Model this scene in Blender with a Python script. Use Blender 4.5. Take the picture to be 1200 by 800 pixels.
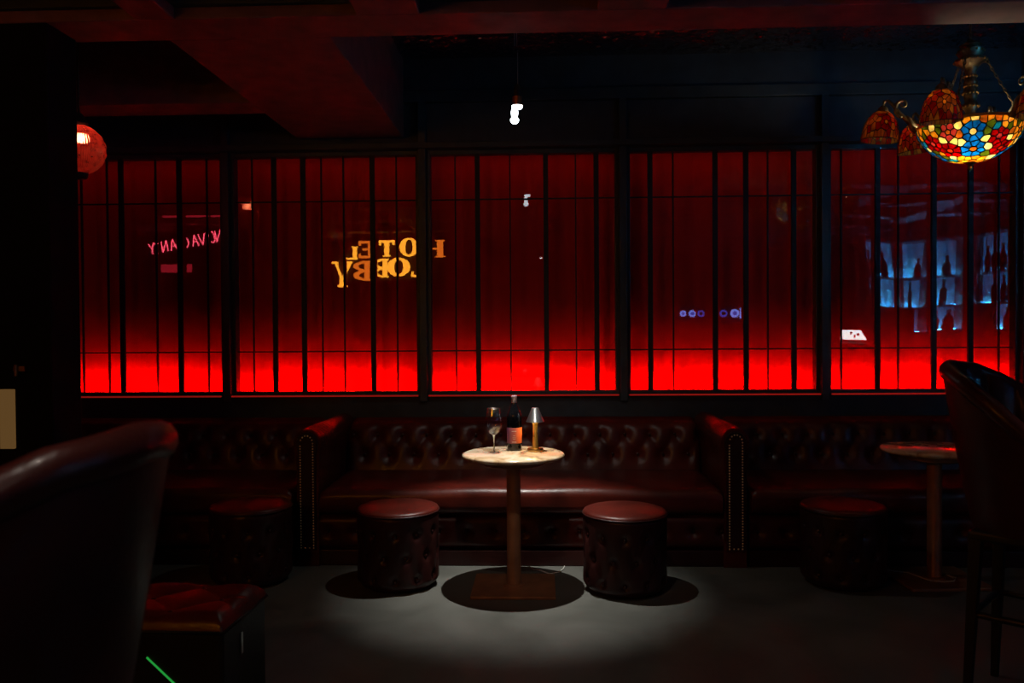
import bpy, bmesh, math, random
import numpy as np
from mathutils import Vector, Matrix
from math import sin, cos, pi, radians, sqrt, exp, atan2, floor
for o in list(bpy.data.objects): bpy.data.objects.remove(o)
SC = bpy.context.scene; COL = SC.collection

# ------------------------------------------------------------ camera, world, exposure, lights
cam = bpy.data.cameras.new('camera'); camo = bpy.data.objects.new('camera', cam); COL.objects.link(camo)
cam.sensor_width = 36; cam.lens = 28.8; cam.clip_start = .05; cam.clip_end = 60
camo.matrix_world = Matrix.Translation((0, 0, 1.42)) @ Matrix.Rotation(radians(2.15), 4, 'Z') @ \
    Matrix.Rotation(radians(90 - .91), 4, 'X') @ Matrix.Rotation(radians(-.41), 4, 'Z')
cam.dof.use_dof = True; cam.dof.focus_distance = 4.7; cam.dof.aperture_fstop = 3.8
SC.camera = camo
w = bpy.data.worlds.new('world'); SC.world = w; w.use_nodes = True
w.node_tree.nodes['Background'].inputs[0].default_value = (.1, .12, .16, 1)
w.node_tree.nodes['Background'].inputs[1].default_value = .004
vs = SC.view_settings; vs.view_transform = 'Standard'; vs.look = 'None'; vs.exposure = 0; vs.gamma = 1; vs.use_curve_mapping = False
cy = SC.cycles; cy.use_denoising = True; cy.caustics_reflective = False; cy.caustics_refractive = False
cy.max_bounces = 10; cy.transparent_max_bounces = 24; cy.sample_clamp_indirect = 40; cy.sample_clamp_direct = 0

LED_STRENGTH = 165.0       # red strip at each window sill
LED_TOP_FILL = 1.2             # unseen red strip added behind each window head to lift the upper curtain
SPOT_W = 260.0            # pendant spot lamp, narrow beam
SPILL_W = 12.0            # its wide spill
BOWL_W = 8.0              # lamp inside the chandelier bowl
BAR_LED = 330.0            # blue strips under the back bar shelves
NEON_RED = 13.0
TABLE_FILL_W = 30.0            # unseen fill spot added to brighten the table
DOWN_W = 6.0              # base power of the dim ceiling spots, mostly added fill

# ------------------------------------------------------------ materials
def nmat(name):
    m = bpy.data.materials.new(name); m.use_nodes = True; nt = m.node_tree
    return m, nt, nt.nodes['Principled BSDF']
def S(b, **k):
    for n, v in k.items():
        i = b.inputs[n.replace('_', ' ')]
        i.default_value = (*v, 1) if isinstance(v, tuple) and len(v) == 3 else v
def plain(name, col, rough=.5, metal=0, var=.25, scale=9, bump=0, bscale=60, spec=.5, coat=0):
    m, nt, b = nmat(name); S(b, Base_Color=col, Roughness=rough, Metallic=metal)
    b.inputs['Specular IOR Level'].default_value = spec; b.inputs['Coat Weight'].default_value = coat
    tc = nt.nodes.new('ShaderNodeTexCoord')
    n = nt.nodes.new('ShaderNodeTexNoise'); n.inputs['Scale'].default_value = scale; n.inputs['Detail'].default_value = 5
    r = nt.nodes.new('ShaderNodeValToRGB')
    r.color_ramp.elements[0].position = .3; r.color_ramp.elements[1].position = .7
    r.color_ramp.elements[0].color = (*[c * (1 - var) for c in col], 1)
    r.color_ramp.elements[1].color = (*[min(1, c * (1 + var)) for c in col], 1)
    nt.links.new(tc.outputs['Object'], n.inputs['Vector'])
    nt.links.new(n.outputs['Fac'], r.inputs['Fac']); nt.links.new(r.outputs['Color'], b.inputs['Base Color'])
    if bump:
        n2 = nt.nodes.new('ShaderNodeTexNoise'); n2.inputs['Scale'].default_value = bscale; n2.inputs['Detail'].default_value = 4
        bp = nt.nodes.new('ShaderNodeBump'); bp.inputs['Strength'].default_value = bump; bp.inputs['Distance'].default_value = .01
        nt.links.new(tc.outputs['Object'], n2.inputs['Vector'])
        nt.links.new(n2.outputs['Fac'], bp.inputs['Height']); nt.links.new(bp.outputs['Normal'], b.inputs['Normal'])
    return m
def emit(name, col, st):
    m = bpy.data.materials.new(name); m.use_nodes = True; nt = m.node_tree
    nt.nodes.remove(nt.nodes['Principled BSDF']); e = nt.nodes.new('ShaderNodeEmission')
    e.inputs[0].default_value = (*col, 1); e.inputs[1].default_value = st
    nt.links.new(e.outputs[0], nt.nodes['Material Output'].inputs[0]); return m
def thin_glass(name, tint, ior, rough=0.0):
    m = bpy.data.materials.new(name); m.use_nodes = True; nt = m.node_tree
    nt.nodes.remove(nt.nodes['Principled BSDF'])
    t = nt.nodes.new('ShaderNodeBsdfTransparent'); t.inputs[0].default_value = (*tint, 1)
    g = nt.nodes.new('ShaderNodeBsdfGlossy'); g.inputs['Roughness'].default_value = rough
    lw = nt.nodes.new('ShaderNodeLayerWeight'); lw.inputs[0].default_value = .5
    pw = nt.nodes.new('ShaderNodeMath'); pw.operation = 'POWER'; pw.inputs[1].default_value = 5
    f = nt.nodes.new('ShaderNodeMapRange'); f.inputs['To Min'].default_value = ior; f.inputs['To Max'].default_value = .9
    nt.links.new(lw.outputs['Facing'], pw.inputs[0]); nt.links.new(pw.outputs[0], f.inputs['Value'])
    x = nt.nodes.new('ShaderNodeMixShader')
    nt.links.new(f.outputs[0], x.inputs[0]); nt.links.new(t.outputs[0], x.inputs[1]); nt.links.new(g.outputs[0], x.inputs[2])
    nt.links.new(x.outputs[0], nt.nodes['Material Output'].inputs[0]); return m
def stained(name, col, tr=.75):
    m = bpy.data.materials.new(name); m.use_nodes = True; nt = m.node_tree
    nt.nodes.remove(nt.nodes['Principled BSDF'])
    tc = nt.nodes.new('ShaderNodeTexCoord'); n = nt.nodes.new('ShaderNodeTexNoise'); n.inputs['Scale'].default_value = 28
    r = nt.nodes.new('ShaderNodeValToRGB')
    r.color_ramp.elements[0].position = .3; r.color_ramp.elements[1].position = .7
    r.color_ramp.elements[0].color = (*[c * .55 for c in col], 1); r.color_ramp.elements[1].color = (*col, 1)
    nt.links.new(tc.outputs['Object'], n.inputs['Vector']); nt.links.new(n.outputs['Fac'], r.inputs['Fac'])
    t = nt.nodes.new('ShaderNodeBsdfTranslucent'); d = nt.nodes.new('ShaderNodeBsdfDiffuse')
    nt.links.new(r.outputs[0], t.inputs[0]); nt.links.new(r.outputs[0], d.inputs[0])
    x = nt.nodes.new('ShaderNodeMixShader'); x.inputs[0].default_value = tr
    nt.links.new(d.outputs[0], x.inputs[1]); nt.links.new(t.outputs[0], x.inputs[2])
    g = nt.nodes.new('ShaderNodeBsdfGlossy'); g.inputs['Roughness'].default_value = .15
    y = nt.nodes.new('ShaderNodeMixShader'); y.inputs[0].default_value = .05
    nt.links.new(x.outputs[0], y.inputs[1]); nt.links.new(g.outputs[0], y.inputs[2])
    nt.links.new(y.outputs[0], nt.nodes['Material Output'].inputs[0]); return m
def crystal(name, f0, rough):
    return thin_glass(name, (.97, .97, .98), f0, rough)
def marble():
    m, nt, b = nmat('onyx_marble'); S(b, Roughness=.16)
    tc = nt.nodes.new('ShaderNodeTexCoord')
    n = nt.nodes.new('ShaderNodeTexNoise'); n.inputs['Scale'].default_value = 6; n.inputs['Detail'].default_value = 8; n.inputs['Distortion'].default_value = 1.6
    r = nt.nodes.new('ShaderNodeValToRGB'); e = r.color_ramp.elements
    e[0].position = .3; e[0].color = (.2, .1, .05, 1); e[1].position = .62; e[1].color = (.62, .52, .38, 1)
    k = e.new(.45); k.color = (.5, .34, .19, 1)
    k = e.new(.8); k.color = (.5, .3, .15, 1)
    nt.links.new(tc.outputs['Object'], n.inputs['Vector']); nt.links.new(n.outputs['Fac'], r.inputs[0]); nt.links.new(r.outputs[0], b.inputs['Base Color'])
    return m
def concrete():
    m, nt, b = nmat('polished_concrete')
    tc = nt.nodes.new('ShaderNodeTexCoord')
    n = nt.nodes.new('ShaderNodeTexNoise'); n.inputs['Scale'].default_value = 2.2; n.inputs['Detail'].default_value = 9; n.inputs['Roughness'].default_value = .62; n.inputs['Distortion'].default_value = .6
    r = nt.nodes.new('ShaderNodeValToRGB'); e = r.color_ramp.elements
    e[0].position = .3; e[0].color = (.07, .072, .062, 1); e[1].position = .72; e[1].color = (.135, .135, .12, 1)
    nt.links.new(tc.outputs['Object'], n.inputs['Vector']); nt.links.new(n.outputs['Fac'], r.inputs[0]); nt.links.new(r.outputs[0], b.inputs['Base Color'])
    r2 = nt.nodes.new('ShaderNodeMapRange'); r2.inputs['To Min'].default_value = .38; r2.inputs['To Max'].default_value = .6
    nt.links.new(n.outputs['Fac'], r2.inputs['Value']); nt.links.new(r2.outputs[0], b.inputs['Roughness'])
    b.inputs['Specular IOR Level'].default_value = .35
    bp = nt.nodes.new('ShaderNodeBump'); bp.inputs['Strength'].default_value = .08; bp.inputs['Distance'].default_value = .01
    nt.links.new(n.outputs['Fac'], bp.inputs['Height']); nt.links.new(bp.outputs[0], b.inputs['Normal'])
    return m
def tin():
    m, nt, b = nmat('hammered_tin'); S(b, Base_Color=(.55, .5, .5), Roughness=.16, Metallic=1.0)
    tc = nt.nodes.new('ShaderNodeTexCoord')
    v = nt.nodes.new('ShaderNodeTexNoise'); v.inputs['Scale'].default_value = 22; v.inputs['Detail'].default_value = 3
    bp = nt.nodes.new('ShaderNodeBump'); bp.inputs['Strength'].default_value = 1; bp.inputs['Distance'].default_value = .02
    nt.links.new(tc.outputs['Object'], v.inputs['Vector']); nt.links.new(v.outputs['Fac'], bp.inputs['Height']); nt.links.new(bp.outputs[0], b.inputs['Normal'])
    return m
def leather(name, col, rough=.33):
    return plain(name, col, rough, var=.45, scale=5, bump=.12, bscale=90, spec=.34, coat=.05)
def label_mat():
    m, nt, b = nmat('wine_label'); S(b, Roughness=.6)
    tc = nt.nodes.new('ShaderNodeTexCoord'); sp = nt.nodes.new('ShaderNodeSeparateXYZ')
    mr = nt.nodes.new('ShaderNodeMapRange'); mr.inputs['From Min'].default_value = -.038; mr.inputs['From Max'].default_value = .038
    r = nt.nodes.new('ShaderNodeValToRGB'); e = r.color_ramp.elements
    e[0].color = (.10, .03, .09, 1); e[1].color = (.65, .13, .03, 1)
    nt.links.new(tc.outputs['Object'], sp.inputs[0]); nt.links.new(sp.outputs['X'], mr.inputs['Value'])
    nt.links.new(mr.outputs[0], r.inputs[0]); nt.links.new(r.outputs[0], b.inputs['Base Color'])
    return m

M = {}
M['floor'] = concrete()
M['ceil'] = plain('ceiling_paint', (.15, .06, .06), .75)
M['tin'] = tin()
M['dark'] = plain('dark_wall_paint', (.026, .034, .044), .6)
M['wall'] = plain('black_wall_paint', (.03, .028, .028), .8)
M['frame'] = plain('window_frame_paint', (.03, .04, .046), .45, bump=.03)
M['bar'] = plain('black_iron_bar', (.012, .012, .012), .6)
M['curtain'] = plain('red_curtain_cloth', (.80, .02, .012), .95, var=.03, scale=1.5)
M['pillar'] = plain('black_pillar_paint', (.005, .006, .007), .9, spec=.1, bump=.05, bscale=12)
M['ox'] = leather('oxblood_leather', (.072, .009, .005), .38)
M['ox2'] = leather('dark_oxblood_leather', (.028, .006, .005), .40)
M['ox3'] = leather('arm_oxblood_leather', (.075, .011, .007), .27)
M['stool'] = leather('bar_stool_leather', (.055, .011, .009), .36)
M['black'] = leather('black_leather', (.006, .006, .006), .5)
M['wood'] = plain('black_stained_wood', (.012, .01, .01), .45)
M['brass'] = plain('aged_brass', (.42, .27, .10), .35, 1)
M['nail'] = plain('brass_nail', (.95, .66, .34), .5, .4, var=.1)
M['gold'] = plain('polished_brass', (.85, .55, .15), .42, 1, var=.1)
M['steel'] = plain('brushed_steel', (.70, .74, .76), .30, 1, var=.08)
M['bronze'] = plain('bronze_metal', (.34, .15, .07), .42, .35)
M['copper'] = plain('copper_metal', (.55, .22, .10), .35, 1)
M['patina'] = plain('bronze_patina', (.22, .17, .09), .42, .8, var=.5, scale=30)
M['lead'] = plain('lead_came', (.03, .028, .025), .5, .6)
M['marble'] = marble()
M['glass'] = thin_glass('window_glass', (.98, .98, .98), .11)
M['wineglass'] = thin_glass('clear_wine_glass', (.97, .97, .98), .20, .09); M['crystal'] = crystal('crystal_stem', .6, .2)
m_, nt_, b_ = nmat('solid_clear_glass'); S(b_, Base_Color=(1, 1, 1), Roughness=.06, IOR=1.45); b_.inputs['Transmission Weight'].default_value = 1; M['solidglass'] = m_
M['bottle'] = plain('dark_bottle_glass', (.004, .004, .005), .03, 0, spec=.4)
M['label'] = label_mat()
M['print'] = plain('pale_label_print', (.7, .6, .55), .6)
M['foil'] = plain('silver_violet_foil', (.62, .52, .60), .35, .7)
M['cable'] = plain('white_cable', (.55, .55, .52), .5)
M['blackcable'] = plain('grey_cable', (.22, .22, .22), .5)
M['led'] = emit('red_led', (1, 0, 0), LED_STRENGTH)
M['ledtopfill'] = emit('red_led_fill', (1, 0, 0), LED_TOP_FILL)
M['neon'] = emit('red_neon', (1, .07, .12), NEON_RED)
M['redglow'] = emit('dim_red_glow', (1, .03, .06), 1.6)
M['amber'] = emit('amber_sign_light', (1, .36, .025), 11.0)
M['amber2'] = emit('amber_sign_light_deep', (1, .19, .015), 6.0)
M['blueled'] = emit('blue_led', (.03, .42, 1), BAR_LED)
m_, nt_, b_ = nmat('frosted_acrylic'); nt_.nodes.remove(b_)
t_ = nt_.nodes.new('ShaderNodeBsdfTranslucent'); d_ = nt_.nodes.new('ShaderNodeBsdfDiffuse'); x_ = nt_.nodes.new('ShaderNodeMixShader')
t_.inputs[0].default_value = (.9, .9, .9, 1); d_.inputs[0].default_value = (.85, .85, .85, 1)
nt_.links.new(t_.outputs[0], x_.inputs[1]); nt_.links.new(d_.outputs[0], x_.inputs[2]); nt_.links.new(x_.outputs[0], nt_.nodes['Material Output'].inputs[0]); M['frost'] = m_
M['badge'] = emit('blue_badge_light', (.22, .3, 1), 5.0)
M['badgecore'] = emit('blue_badge_core', (.05, .12, .9), 2.5)
M['white'] = emit('white_lamp_light', (1, .92, .9), 9.0)
M['bulb'] = emit('white_bulb_light', (.85, .95, 1), 5.0)
M['plaque'] = emit('tan_panel_glow', (.9, .46, .14), .11)
M['green'] = emit('green_glow', (.05, .9, .12), .32)
M['shelfback'] = plain('pale_blue_panel', (.6, .75, .85), .6); M['shelflit'] = emit('blue_backlit_panel', (.05, .30, 1), 1.9)
M['globe'] = stained('red_globe_glass', (.75, .05, .03), .7)
def clear_in(m, col, fac):
    nt = m.node_tree; out = nt.nodes['Material Output']; src = out.inputs[0].links[0].from_socket
    t = nt.nodes.new('ShaderNodeBsdfRefraction'); t.inputs[0].default_value = (*col, 1); t.inputs['IOR'].default_value = 1.22; t.inputs['Roughness'].default_value = .04
    x = nt.nodes.new('ShaderNodeMixShader'); x.inputs[0].default_value = fac
    nt.links.new(src, x.inputs[1]); nt.links.new(t.outputs[0], x.inputs[2]); nt.links.new(x.outputs[0], out.inputs[0])
clear_in(M['globe'], (1, .30, .18), .5)
M['lampled'] = emit('warm_lamp_led', (1, .60, .17), 110.0)
M['sillglow'] = emit('red_sill_painted_glow', (1, .03, .02), .2)
M['downlens'] = emit('dim_spot_lens', (1, .9, .85), 9.0); M['downlens2'] = emit('dim_fill_lens', (1, .9, .85), .8)
M['glow'] = emit('globe_filament_light', (1, .62, .42), 26.0)

# ------------------------------------------------------------ mesh builder
class MB:
    def __init__(s): s.v = []; s.f = []; s.mi = []; s.cur = 0
    def add(s, vs, fs):
        o = len(s.v); s.v += [tuple(p) for p in vs]; s.f += [tuple(i + o for i in f) for f in fs]; s.mi += [s.cur] * len(fs); return s
    def box(s, x0, x1, y0, y1, z0, z1, mat=None):
        vs = [(x, y, z) for z in (z0, z1) for y in (y0, y1) for x in (x0, x1)]
        if mat: vs = [mat @ Vector(p) for p in vs]
        return s.add(vs, [(0, 2, 3, 1), (4, 5, 7, 6), (0, 1, 5, 4), (2, 6, 7, 3), (0, 4, 6, 2), (1, 3, 7, 5)])
    def lathe(s, prof, n=32, c=(0, 0, 0), mat=None, close=True):
        vs = []; fs = []
        for (r, z) in prof:
            for k in range(n):
                a = 2 * pi * k / n; p = Vector((c[0] + r * cos(a), c[1] + r * sin(a), c[2] + z)); vs.append(mat @ p if mat else p)
        for i in range(len(prof) - 1):
            for k in range(n):
                k2 = (k + 1) % n; fs.append((i * n + k, i * n + k2, (i + 1) * n + k2, (i + 1) * n + k))
        if close:
            if prof[0][0] > 1e-6: fs.append(tuple(reversed(range(n))))
            if prof[-1][0] > 1e-6: fs.append(tuple(range((len(prof) - 1) * n, len(prof) * n)))
        return s.add(vs, fs)
    def tube(s, pts, r, n=8, closed=False, cap=True):
        pts = [Vector(p) for p in pts]; N = len(pts); rr = r if isinstance(r, (list, tuple)) else [r] * N
        vs = []; fs = []; up = Vector((0, 0, 1)); prev = None
        for i, p in enumerate(pts):
            if closed: t = pts[(i + 1) % N] - pts[i - 1]
            else: t = pts[min(i + 1, N - 1)] - pts[max(i - 1, 0)]
            t.normalize()
            if prev is None:
                a = up if abs(t.dot(up)) < .95 else Vector((1, 0, 0)); u = t.cross(a).normalized()
            else:
                u = (prev - t * prev.dot(t)).normalized()
            prev = u; v = t.cross(u)
            for k in range(n):
                an = 2 * pi * k / n; vs.append(p + (u * cos(an) + v * sin(an)) * rr[i])
        for i in range(N if closed else N - 1):
            j = (i + 1) % N
            for k in range(n):
                k2 = (k + 1) % n; fs.append((i * n + k, i * n + k2, j * n + k2, j * n + k))
        if cap and not closed: fs.append(tuple(reversed(range(n)))); fs.append(tuple(range((N - 1) * n, N * n)))
        return s.add(vs, fs)
    def sphere(s, c, r, n=12, m=8, sc=(1, 1, 1)):
        prof = [(r * sin(pi * i / m), -r * cos(pi * i / m)) for i in range(m + 1)]
        prof[0] = (0, -r); prof[-1] = (0, r)
        mat = Matrix.Translation(c) @ Matrix.Diagonal((*sc, 1))
        vs = []; fs = [];
        vs.append(mat @ Vector((0, 0, -r)))
        for i in range(1, m):
            for k in range(n):
                a = 2 * pi * k / n; vs.append(mat @ Vector((prof[i][0] * cos(a), prof[i][0] * sin(a), prof[i][1])))
        vs.append(mat @ Vector((0, 0, r))); L = len(vs) - 1
        for k in range(n):
            k2 = (k + 1) % n; fs.append((0, 1 + k2, 1 + k)); fs.append((L, 1 + (m - 2) * n + k, 1 + (m - 2) * n + k2))
            for i in range(m - 2): fs.append((1 + i * n + k, 1 + i * n + k2, 1 + (i + 1) * n + k2, 1 + (i + 1) * n + k))
        return s.add(vs, fs)
    def grid(s, fn, nu, nv, flip=False):
        vs = [fn(i / nu, j / nv) for j in range(nv + 1) for i in range(nu + 1)]; fs = []
        for j in range(nv):
            for i in range(nu):
                a = j * (nu + 1) + i; q = (a, a + 1, a + nu + 2, a + nu + 1); fs.append(tuple(reversed(q)) if flip else q)
        return s.add(vs, fs)
    def extrude_x(s, prof, x0, x1, nx=1, bulge=None):
        """closed (y,z) profile swept along x with end caps"""
        n = len(prof); vs = []; fs = []
        for i in range(nx + 1):
            t = i / nx; x = x0 + (x1 - x0) * t
            for (y, z) in prof: vs.append(bulge(x, y, z) if bulge else (x, y, z))
        for i in range(nx):
            for k in range(n):
                k2 = (k + 1) % n; fs.append((i * n + k, i * n + k2, (i + 1) * n + k2, (i + 1) * n + k))
        fs.append(tuple(range(n))); fs.append(tuple(reversed(range(nx * n, (nx + 1) * n))))
        return s.add(vs, fs)
    def build(s, name, mat, parent=None, loc=(0, 0, 0), smooth=None, bevel=0, kind=None, label=None, rot=None):
        me = bpy.data.meshes.new(name); me.from_pydata(s.v, [], s.f)
        bm = bmesh.new(); bm.from_mesh(me); bmesh.ops.recalc_face_normals(bm, faces=bm.faces); bm.to_mesh(me); bm.free()
        mats = mat if isinstance(mat, list) else [mat]
        for m in mats: me.materials.append(m)
        if len(mats) > 1: me.polygons.foreach_set('material_index', s.mi)
        if smooth is not None:
            me.polygons.foreach_set('use_smooth', [True] * len(me.polygons)); me.set_sharp_from_angle(angle=radians(smooth))
        me.update()
        o = bpy.data.objects.new(name, me); COL.objects.link(o); o.location = loc
        if rot: o.rotation_euler = rot
        if parent: o.parent = parent
        if bevel:
            b = o.modifiers.new('bevel', 'BEVEL'); b.width = bevel; b.segments = 2; b.limit_method = 'ANGLE'
        if kind: o['kind'] = kind
        if label: o['label'] = label
        return o
def B(*a): return MB().box(*a)
def tag(o, label, cat, group=None, kind=None):
    o['label'] = label; o['category'] = cat
    if group: o['group'] = group
    if kind: o['kind'] = kind
    return o
def empty(name, loc, label=None, cat=None, group=None, rz=0):
    o = bpy.data.objects.new(name, None); COL.objects.link(o); o.location = loc; o.rotation_euler = (0, 0, rz); o.empty_display_size = .1
    if label: tag(o, label, cat, group)
    return o
def struct(o): o['kind'] = 'structure'; return o
def copy_tree(o, parent=None):
    c = o.copy(); COL.objects.link(c); c.parent = parent
    for ch in o.children: copy_tree(ch, c)
    return c
def link_copy(o, parent, loc, rot=None, scale=None):
    c = o.copy(); COL.objects.link(c); c.parent = parent; c.location = loc
    if rot is not None: c.rotation_euler = rot
    if scale is not None: c.scale = scale
    return c

# ------------------------------------------------------------ room shell
XL, XR, YB, YW, ZC, ZB = -5.8, 6.0, -3.2, 5.86, 3.37, 2.79
struct(B(XL, XR, YB, 6.4, -.08, 0).build('floor', M['floor']))
struct(B(XL - .1, XL, YB, 6.4, 0, ZC).build('wall_left', M['wall']))
struct(B(XR, XR + .1, YB, 6.4, 0, ZC).build('wall_right', M['wall']))
struct(B(XL - .1, XR + .1, YB - .1, YB, 0, ZC).build('wall_rear', M['wall']))
MUL = [-3.72, -2.284, -.855, .575, 1.988, 3.37]
GZ0, GZ1 = .972, 2.672          # visible glass
wf = MB().box(XL, XR, YW, 5.97, 0, .945).box(XL, XR, 6.2, 6.4, 0, ZC).box(XL, XR, 5.97, 6.2, 0, .86)
wf.box(XL, MUL[0] - .03, YW, 5.95, .945, ZC).box(MUL[-1] + .03, XR, YW, 5.95, .945, ZC)
wf.box(MUL[0] - .03, MUL[-1] + .03, 5.92, 6.2, 2.74, ZC)
struct(wf.build('wall_front', M['dark']))
# ceiling: hammered metal sheet above, deep painted ribs forming the coffers below
ceil = struct(B(XL, XR, YB, 6.4, ZC, ZC + .08).build('ceiling', M['tin']))
import mathutils.noise as mn
def tinf(u, v):
    x = -.985 + 6.9 * u; y = 5.05 + .80 * v
    return (x, y, ZC - .022 + .015 * mn.noise((x * 22, y * 22, 3.1)) + .008 * mn.noise((x * 47, y * 47, 8.2)))
MB().grid(tinf, 560, 64).build('hammered_sheet', M['tin'], ceil, smooth=180)
def rib(x0, x1, y0, y1, zt=ZC):
    o = B(x0, x1, y0, y1, ZB, zt).build('ceiling_beam', M['ceil'], bevel=.006); o.parent = ceil; return o
rib(-1.75, -.985, 3.83, YW)
rib(XL, XR, 3.57, 3.83)
rib(XL, -1.75, 4.89, 5.15)
for ys in ((2.45, 2.72), (1.35, 1.62), (.25, .52), (-.85, -.58), (-1.95, -1.68), (-3.2, -2.9)): rib(XL, XR, *ys)
ribx = [(-5.8, -5.35), (-4.6, -4.3), (-3.5, -3.24), (-2.62 + .3, -2.02 - .0)]
cof = [(-5.05, -4.3), (-3.98, -3.22), (-2.87, -2.1 + .32), (-1.61, -.80), (-.526, .246), (.54, 1.276), (1.57, 2.33), (2.62, 3.38), (3.67, 4.43), (4.72, 5.48)]
edges = [XL] + [e for c in cof for e in c] + [XR]
spans = [(edges[i], edges[i + 1]) for i in range(0, len(edges), 2)]
rows = [(2.72, 3.57), (1.62, 2.45), (.52, 1.35), (-.58, .25), (-1.68, -.85), (-2.9, -1.95)]
for y0, y1 in rows:
    for a, b_ in spans: rib(a, b_, y0, y1)
# raised inner moulding of each coffer in the rows that can be seen
for y0, y1 in rows[:2]:
    for a, b_ in cof:
        m_ = MB()
        for (x0, x1, yy0, yy1) in ((a, b_, y1 - .035, y1), (a, b_, y0, y0 + .035), (a, a + .035, y0 + .035, y1 - .035), (b_ - .035, b_, y0 + .035, y1 - .035)):
            m_.box(x0, x1, yy0, yy1, ZB + .05, ZB + .12)
        m_.build('coffer_moulding', M['dark'], ceil, bevel=.004)

# window wall: posts, rails and transom panels
t1 = B(MUL[0] - .03, MUL[-1] + .03, 5.80, 5.92, 2.705, 2.745).build('trim_1', M['frame'], bevel=.004); struct(t1)
t2 = B(MUL[0] - .03, MUL[-1] + .03, 5.84, 5.92, 3.04, 3.12).build('trim_2', M['frame'], bevel=.004); struct(t2)
for i, x in enumerate(MUL):
    o = MB().box(x - .027, x + .027, 5.835, 5.93, .90, 2.705).box(x - .027, x + .027, 5.835, 5.92, 2.745, 3.04).build('trim_%d' % (i + 3), M['frame'], bevel=.004); struct(o)
for i in range(5):
    o = B(MUL[i] + .027, MUL[i + 1] - .027, 5.885, 5.92, 2.745, 3.04).build('transom_panel', M['dark'], t2)
struct(B(XL, XR, 5.83, YW, .0, .11).build('baseboard_front', M['frame'], bevel=.004))

# the five windows: frame > pane, bars, sill, curtain, led strips
def pane_fn(n, x0, x1, z0, z1):
    rnd = random.Random(n * 7 + 3); ph = [rnd.uniform(0, 6.28) for _ in range(4)]
    def f(u, v):
        x = x0 + (x1 - x0) * u; z = z0 + (z1 - z0) * v
        d = .00022 * sin(3.1 * x + ph[0]) * sin(2.3 * z + ph[1]) + .00004 * sin(7.0 * x + ph[2] + 1.5 * z)
        if n == 5:      # this pane is visibly bowed: it stretches what it mirrors at the left
            t = (x - 2.35) / .42; d += PANE_BOW * exp(-t * t) + PANE_TILT * (z - 2.0) * exp(-((x - 2.58) / .22) ** 2)
        return (x, d, z)
    return f
PANE_BOW = .0016; PANE_TILT = .005
BARS = {1: [(-3.376, 0), (-3.184, 0), (-3.076, 1), (-2.822, 0), (-2.644, 1), (-2.442, 0)],
        2: [(-2.107, 0), (-1.944, 1), (-1.731, 1), (-1.599, 0), (-1.437, 0), (-1.225, 1), (-1.051, 0)],
        3: [(-.624, 0), (-.463, 1), (-.229, 0), (.028, 1), (.242, 0), (.389, 1)],
        4: [(.772, 1), (.936, 0), (1.232, 1), (1.449, 1), (1.605, 0), (1.785, 1)],
        5: [(2.12, 0), (2.37, 1), (2.518, 0), (2.761, 1), (3.015, 1), (3.215, 0)]}
HALFW = {0: .0048, 1: .0175}
for n in range(1, 6):
    x0, x1 = MUL[n - 1] + .027, MUL[n] - .027; xc = (x0 + x1) / 2; hw = (x1 - x0) / 2
    fr = MB().box(-hw, -hw + .026, -.05, .03, .945, 2.705).box(hw - .026, hw, -.05, .03, .945, 2.705)
    fr.box(-hw + .026, hw - .026, -.04, .03, GZ1, 2.705).box(-hw + .026, hw - .026, -.05, .03, .945, GZ0)
    root = struct(fr.build('window_%d' % n, M['frame'], loc=(xc, 5.93, 0), bevel=.003))
    f0 = pane_fn(n, x0 + .02, x1 - .02, GZ0 - .01, GZ1 + .01)
    MB().grid(lambda u, v: (f0(u, v)[0] - xc, f0(u, v)[1], f0(u, v)[2]), 90, 60).build('pane', M['glass'], root, smooth=180)
    B(-hw + .004, hw - .004, -.105, -.05, .938, .950).build('sill', M['frame'], root, bevel=.003)
    B(-hw + .01, hw - .01, -.1075, -.105, .9385, .9495).build('sill_painted_glow', M['sillglow'], root)  # red line reflected along the sill edge, painted as an emissive strip
    for bx, kind in BARS[n]:
        h = HALFW[kind]; dy = -.030 if kind else -.022
        B(bx - xc - h, bx - xc + h, dy - .012, dy + .010, GZ0 - .005, GZ1 + .005).build('thick_bar' if kind else 'thin_bar', M['bar'], root, bevel=.002)
    for z in (1.262, 2.352):
        B(-hw + .024, hw - .024, -.018, -.008, z - .005, z + .005).build('cross_bar', M['bar'], root)
    rnd = random.Random(n); ph = [rnd.uniform(0, 6.28) for _ in range(3)]
    cl = hw + (.027 if n > 1 else .30); cr = hw + (.027 if n < 5 else .30)
    def cur(u, v):
        x = -cl + (cl + cr) * u; a = .25 + .75 * min(1, max(0, v))
        d = .005 * sin(x * 38 + 2 * sin(x * 3.1 + ph[0])) + .003 * sin(x * 71 + ph[1] + sin(5 * x)) + .003 * sin(x * 23 + ph[2])
        return (x, .215 + d * a, .865 + (2.735 - .865) * v)
    MB().grid(cur, 220, 16).build('curtain', M['curtain'], root, smooth=180)
    B(-hw + .07, hw - .07 + (.25 if n == 5 else 0), .088, .090, .918, .940).build('led_strip', M['led'], root)
    MB().box(-hw + .06, cr - .06, .070, .086, .865, .944).box(-hw + .06, cr - .06, .070, .094, .941, .944).build('led_baffle', M['bar'], root)  # unseen box added to block the strip's light on the room side
    B(-hw + .05, cr - .05, .045, .065, 2.705, 2.715).build('led_strip', M['ledtopfill'], root)  # hidden top strip added as fill for the upper curtain

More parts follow.
